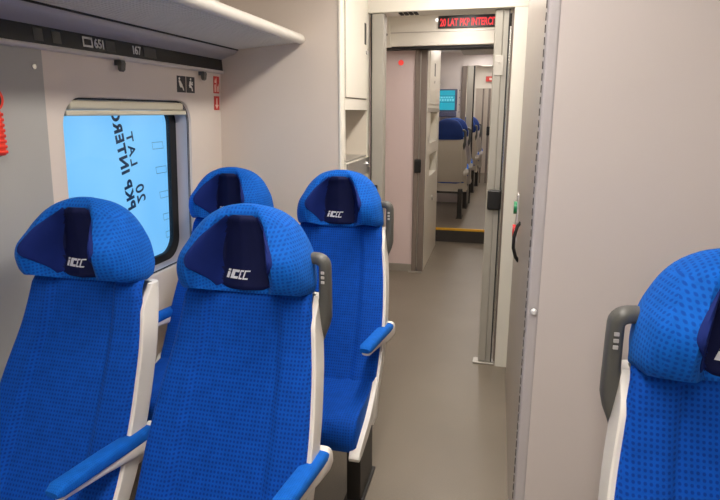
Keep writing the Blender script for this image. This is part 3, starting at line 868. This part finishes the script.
GR = 'blue passenger seats'
seat_a = seat('passenger_seat', 'nearest blue aisle seat with navy logo pillow and grey grab handle', (COL_A, ROW1, 0))
c = copy_tree(seat_a); c.location = (COL_A, ROW2, 0)
c['label'] = 'blue aisle seat in the second row beside the corridor, cushion visible'
seat_w = seat('passenger_seat', 'blue seat beside the grey wall panel with the window behind it', (COL_W, ROW1, 0), handle=False, arms=(1, -1))
c = copy_tree(seat_w); c.location = (COL_W, ROW2, 0)
c['label'] = 'window seat in the second row, mostly hidden behind the nearest aisle seat'
seat('passenger_seat', 'blue seat in front of the right partition, cut by the picture edge', (.472, 1.225, .012), s=-1, arms=(-1,))

# far saloon: seats seen from behind
seat_f = seat('passenger_seat', 'first blue seat with beige back above the yellow step', (-.645, 7.48, .172), rz=math.pi, s=-1, arms=(-1,), shell='shell_beige', group='far saloon seats')
def back_panel(t):
    rings = []
    for zz in [.50 + .05*i for i in range(10)]:
        rings.append([(-.18, yr(zz)-.002, zz), (-.175, yr(zz)+.009, zz), (.175, yr(zz)+.009, zz), (.18, yr(zz)-.002, zz)])
    MB().loft(rings, smooth=False).build('back_panel', M_['shell_beige'], t)
back_panel(seat_f)
hc = MB(); rings = []
for k in range(15):
    z = HF(.0) - .02 + (.262)*k/14; f_ = max(z, HF(.01)); w_ = spl(HR_W, f_)*.985
    rings.append([(w_*t, hr_rear(t, f_) + .005, z) for t in [-1+2*i/16 for i in range(17)]] + [(w_*t, hr_rear(t, f_) - .012, z) for t in [1-2*i/16 for i in range(17)]])
hcb = hc.loft(rings).build('headrest_back', M_['backcloth'], seat_f); hcb['label'] = 'dark blue rear of the headrest'
for (x, y, lb) in ((-.63, 8.36, 'second blue seat past the yellow step, in front of the far doorway'), (-.60, 10.15, 'blue seat seen through the far doorway posts'), (-.56, 11.12, 'most distant blue seat, a sliver past the far doorway posts')):
    c = copy_tree(seat_f); c.location = (x, y, .172); c['label'] = lb

# ================================================================== FAR SALOON FITTINGS
c2 = thing('luggage_cabinet', 'narrow cream cabinet with two niches in front of the yellow step', 'cabinet', (-.70, 5.68, 0))
CL = 1.16
bd = MB().box(-.5, 0, 0, CL, 1.63, CEIL-.003).box(-.5, 0, 0, .28, 0, 1.63).box(-.5, 0, CL-.20, CL, 0, 1.63).box(-.5, -.25, .28, CL-.2, 0, 1.63)
bd.box(-.25, 0, .28, CL-.2, 1.18, 1.30).box(-.25, 0, .28, CL-.2, 0, .95)
bd.build('body', M_['cream'], c2)
d_ = MB().box(.0005, .007, .10, CL-.12, 1.70, CEIL-.02, .003).build('door', M_['cream'], c2)
MB().box(.0065, .0095, .50, .58, 1.99, 2.12, .006).build('slot_handle', M_['black'], d_)
MB().cyl((.006, .53, 1.93), 'x', .014, .007, 12).build('lock', M_['steel'], d_)
MB().box(.0005, .006, .03, CL-.03, 1.62, 1.66).build('edge_strip', M_['alu'], c2)
MB().cyl((.0, .62, .68), 'x', .03, .012, 16).build('socket', M_['alu'], c2)

sn = thing('info_screen', 'glowing cyan information screen on the far partition', 'screen', (-.98, 9.19, 1.63))
MB().box(-.03, .315, -.025, 0, .0, .34, .004).build('bezel', M_['slate'], sn)
MB().box(-.02, .28, -.028, -.024, .02, .32).build('display', M_['screen'], sn)
rw = MB()
for k in range(7): rw.box(-.0 + .04*k, .025 + .04*k, -.030, -.027, .155 + .006*(k % 2), .19)
for k in range(6): rw.box(.02 + .04*k, .05 + .04*k, -.030, -.027, .205, .225)
rw.build('text_rows', M_['screen_pale'], sn)
MB().box(-.02, .28, -.0305, -.0275, .135, .147).box(-.02, .28, -.0305, -.0275, .235, .243).build('bands', M_['screen_mid'], sn)
tag(MB().box(-1.0, -.665, 9.12, 9.20, 1.545, 1.625, .015, 3).build('padded_rail', M_['slate']), 'slate padded rail below the cyan screen', 'rail')
for k in range(4):
    tag(MB().cyl((-.63, 9.192, 1.62 + .11*k), 'y', .008, .014, 10).build('panel_screw', M_['post_dark']), 'tiny screw in the column right of the cyan screen', 'screw', 'screws beside the screen')
rs = MB().box(-.31, -.12, 11.93, 11.94, 2.215, 2.315)
o = rs.build('exit_sign', M_['sign_red']); tag(o, 'small red sign above the most distant doorway', 'sign')
MB().box(-.24, -.17, 11.926, 11.931, 2.24, 2.285).build('symbol', M_['sign_pink'], o)
vt = thing('ceiling_vent', 'grey ceiling unit hanging in the far saloon', 'vent', (-.20, 6.8, 2.29))
MB().box(-.27, .25, -.15, .4, 0, .05, .02, 3).build('housing', M_['alu'], vt)
MB().box(-.20, .25, -.10, .35, .05, .232, .01).build('duct', M_['post'], vt)
tr_ = thing('luggage_rack', 'far luggage rack end beside the cyan screen', 'luggage rack', (-1.05, 8.2, 1.98))
MB().prism([(-.5, 0), (.10, .05), (.14, .07), (.10, .09), (-.5, .04)], 'y', 0, .95).build('shelf', M_['roll'], tr_)
vn = MB()
for k in range(4): vn.box(-.62+.03*k, -.60+.03*k, 3.52, 3.60, 2.194, 2.1995)
tag(vn.build('vent_slot', M_['dark']), 'dark vent slot under the first doorway header', 'vent')

# ================================================================== LAMPS
def lamp(x, y0, y1, w, label, m='lamp_bright'):
    t = thing('ceiling_light', label, 'light', (x, (y0+y1)/2, CEIL), group='ceiling light strips')
    h = (y1-y0)/2
    MB().box(-w/2-.02, -w/2, -h, h, -.03, -.001).box(w/2, w/2+.02, -h, h, -.03, -.001).box(-w/2-.02, w/2+.02, -h-.02, -h, -.03, -.001).box(-w/2-.02, w/2+.02, h, h+.02, -.03, -.001).build('frame', M_['alu'], t)
    MB().box(-w/2, w/2, -h, h, -.022, -.004).build('diffuser', M_[m], t)
lamp(-.18, -2.2, 0.9, .22, 'long white ceiling light strip over the seats and aisle', 'lamp')
lamp(-.18, 1.1, 3.3, .22, 'white ceiling light strip over the aisle by the partition', 'lamp')
lamp(-.35, 4.0, 5.2, .20, 'short white ceiling light strip in the vestibule')
lamp(-.30, 6.0, 6.5, .22, 'white ceiling light over the step', 'lamp_soft')
lamp(-.30, 7.5, 9.0, .22, 'white ceiling light strip in the far saloon', 'lamp_soft')
lamp(-.30, 9.6, 11.6, .22, 'white ceiling light strip past the far doorway', 'lamp_soft')
lamp(-.30, 12.4, 13.6, .22, 'white ceiling light strip in the last room', 'lamp_soft')

# ================================================================== WORLD, CAMERA
w = bpy.data.worlds.new('World'); S.world = w; w.use_nodes = True
bg = w.node_tree.nodes['Background']; bg.inputs['Color'].default_value = rgb(236, 245, 255); bg.inputs['Strength'].default_value = 1.4

cam = bpy.data.cameras.new('Camera'); co = bpy.data.objects.new('Camera', cam); COL.objects.link(co)
F, CX, CY, VX, VY = 560.0, 360.0, 240.0, 500.0, 112.0
pitch = math.atan((CY-VY)/F); yaw = math.atan((VX-CX)/math.hypot(F, CY-VY))
co.location = (0, 0, 1.62); co.rotation_euler = (math.pi/2 - pitch, 0, yaw)
cam.sensor_width = 36; cam.lens = F/720*36; cam.shift_y = (CY-250)/720; cam.clip_start = .03
S.camera = co
S.view_settings.view_transform = 'Standard'; S.view_settings.look = 'None'; S.view_settings.gamma = 1
S.view_settings.use_curve_mapping = False
S.view_settings.exposure = -0.30
S.cycles.max_bounces = 8; S.cycles.diffuse_bounces = 5; S.cycles.use_denoising = True
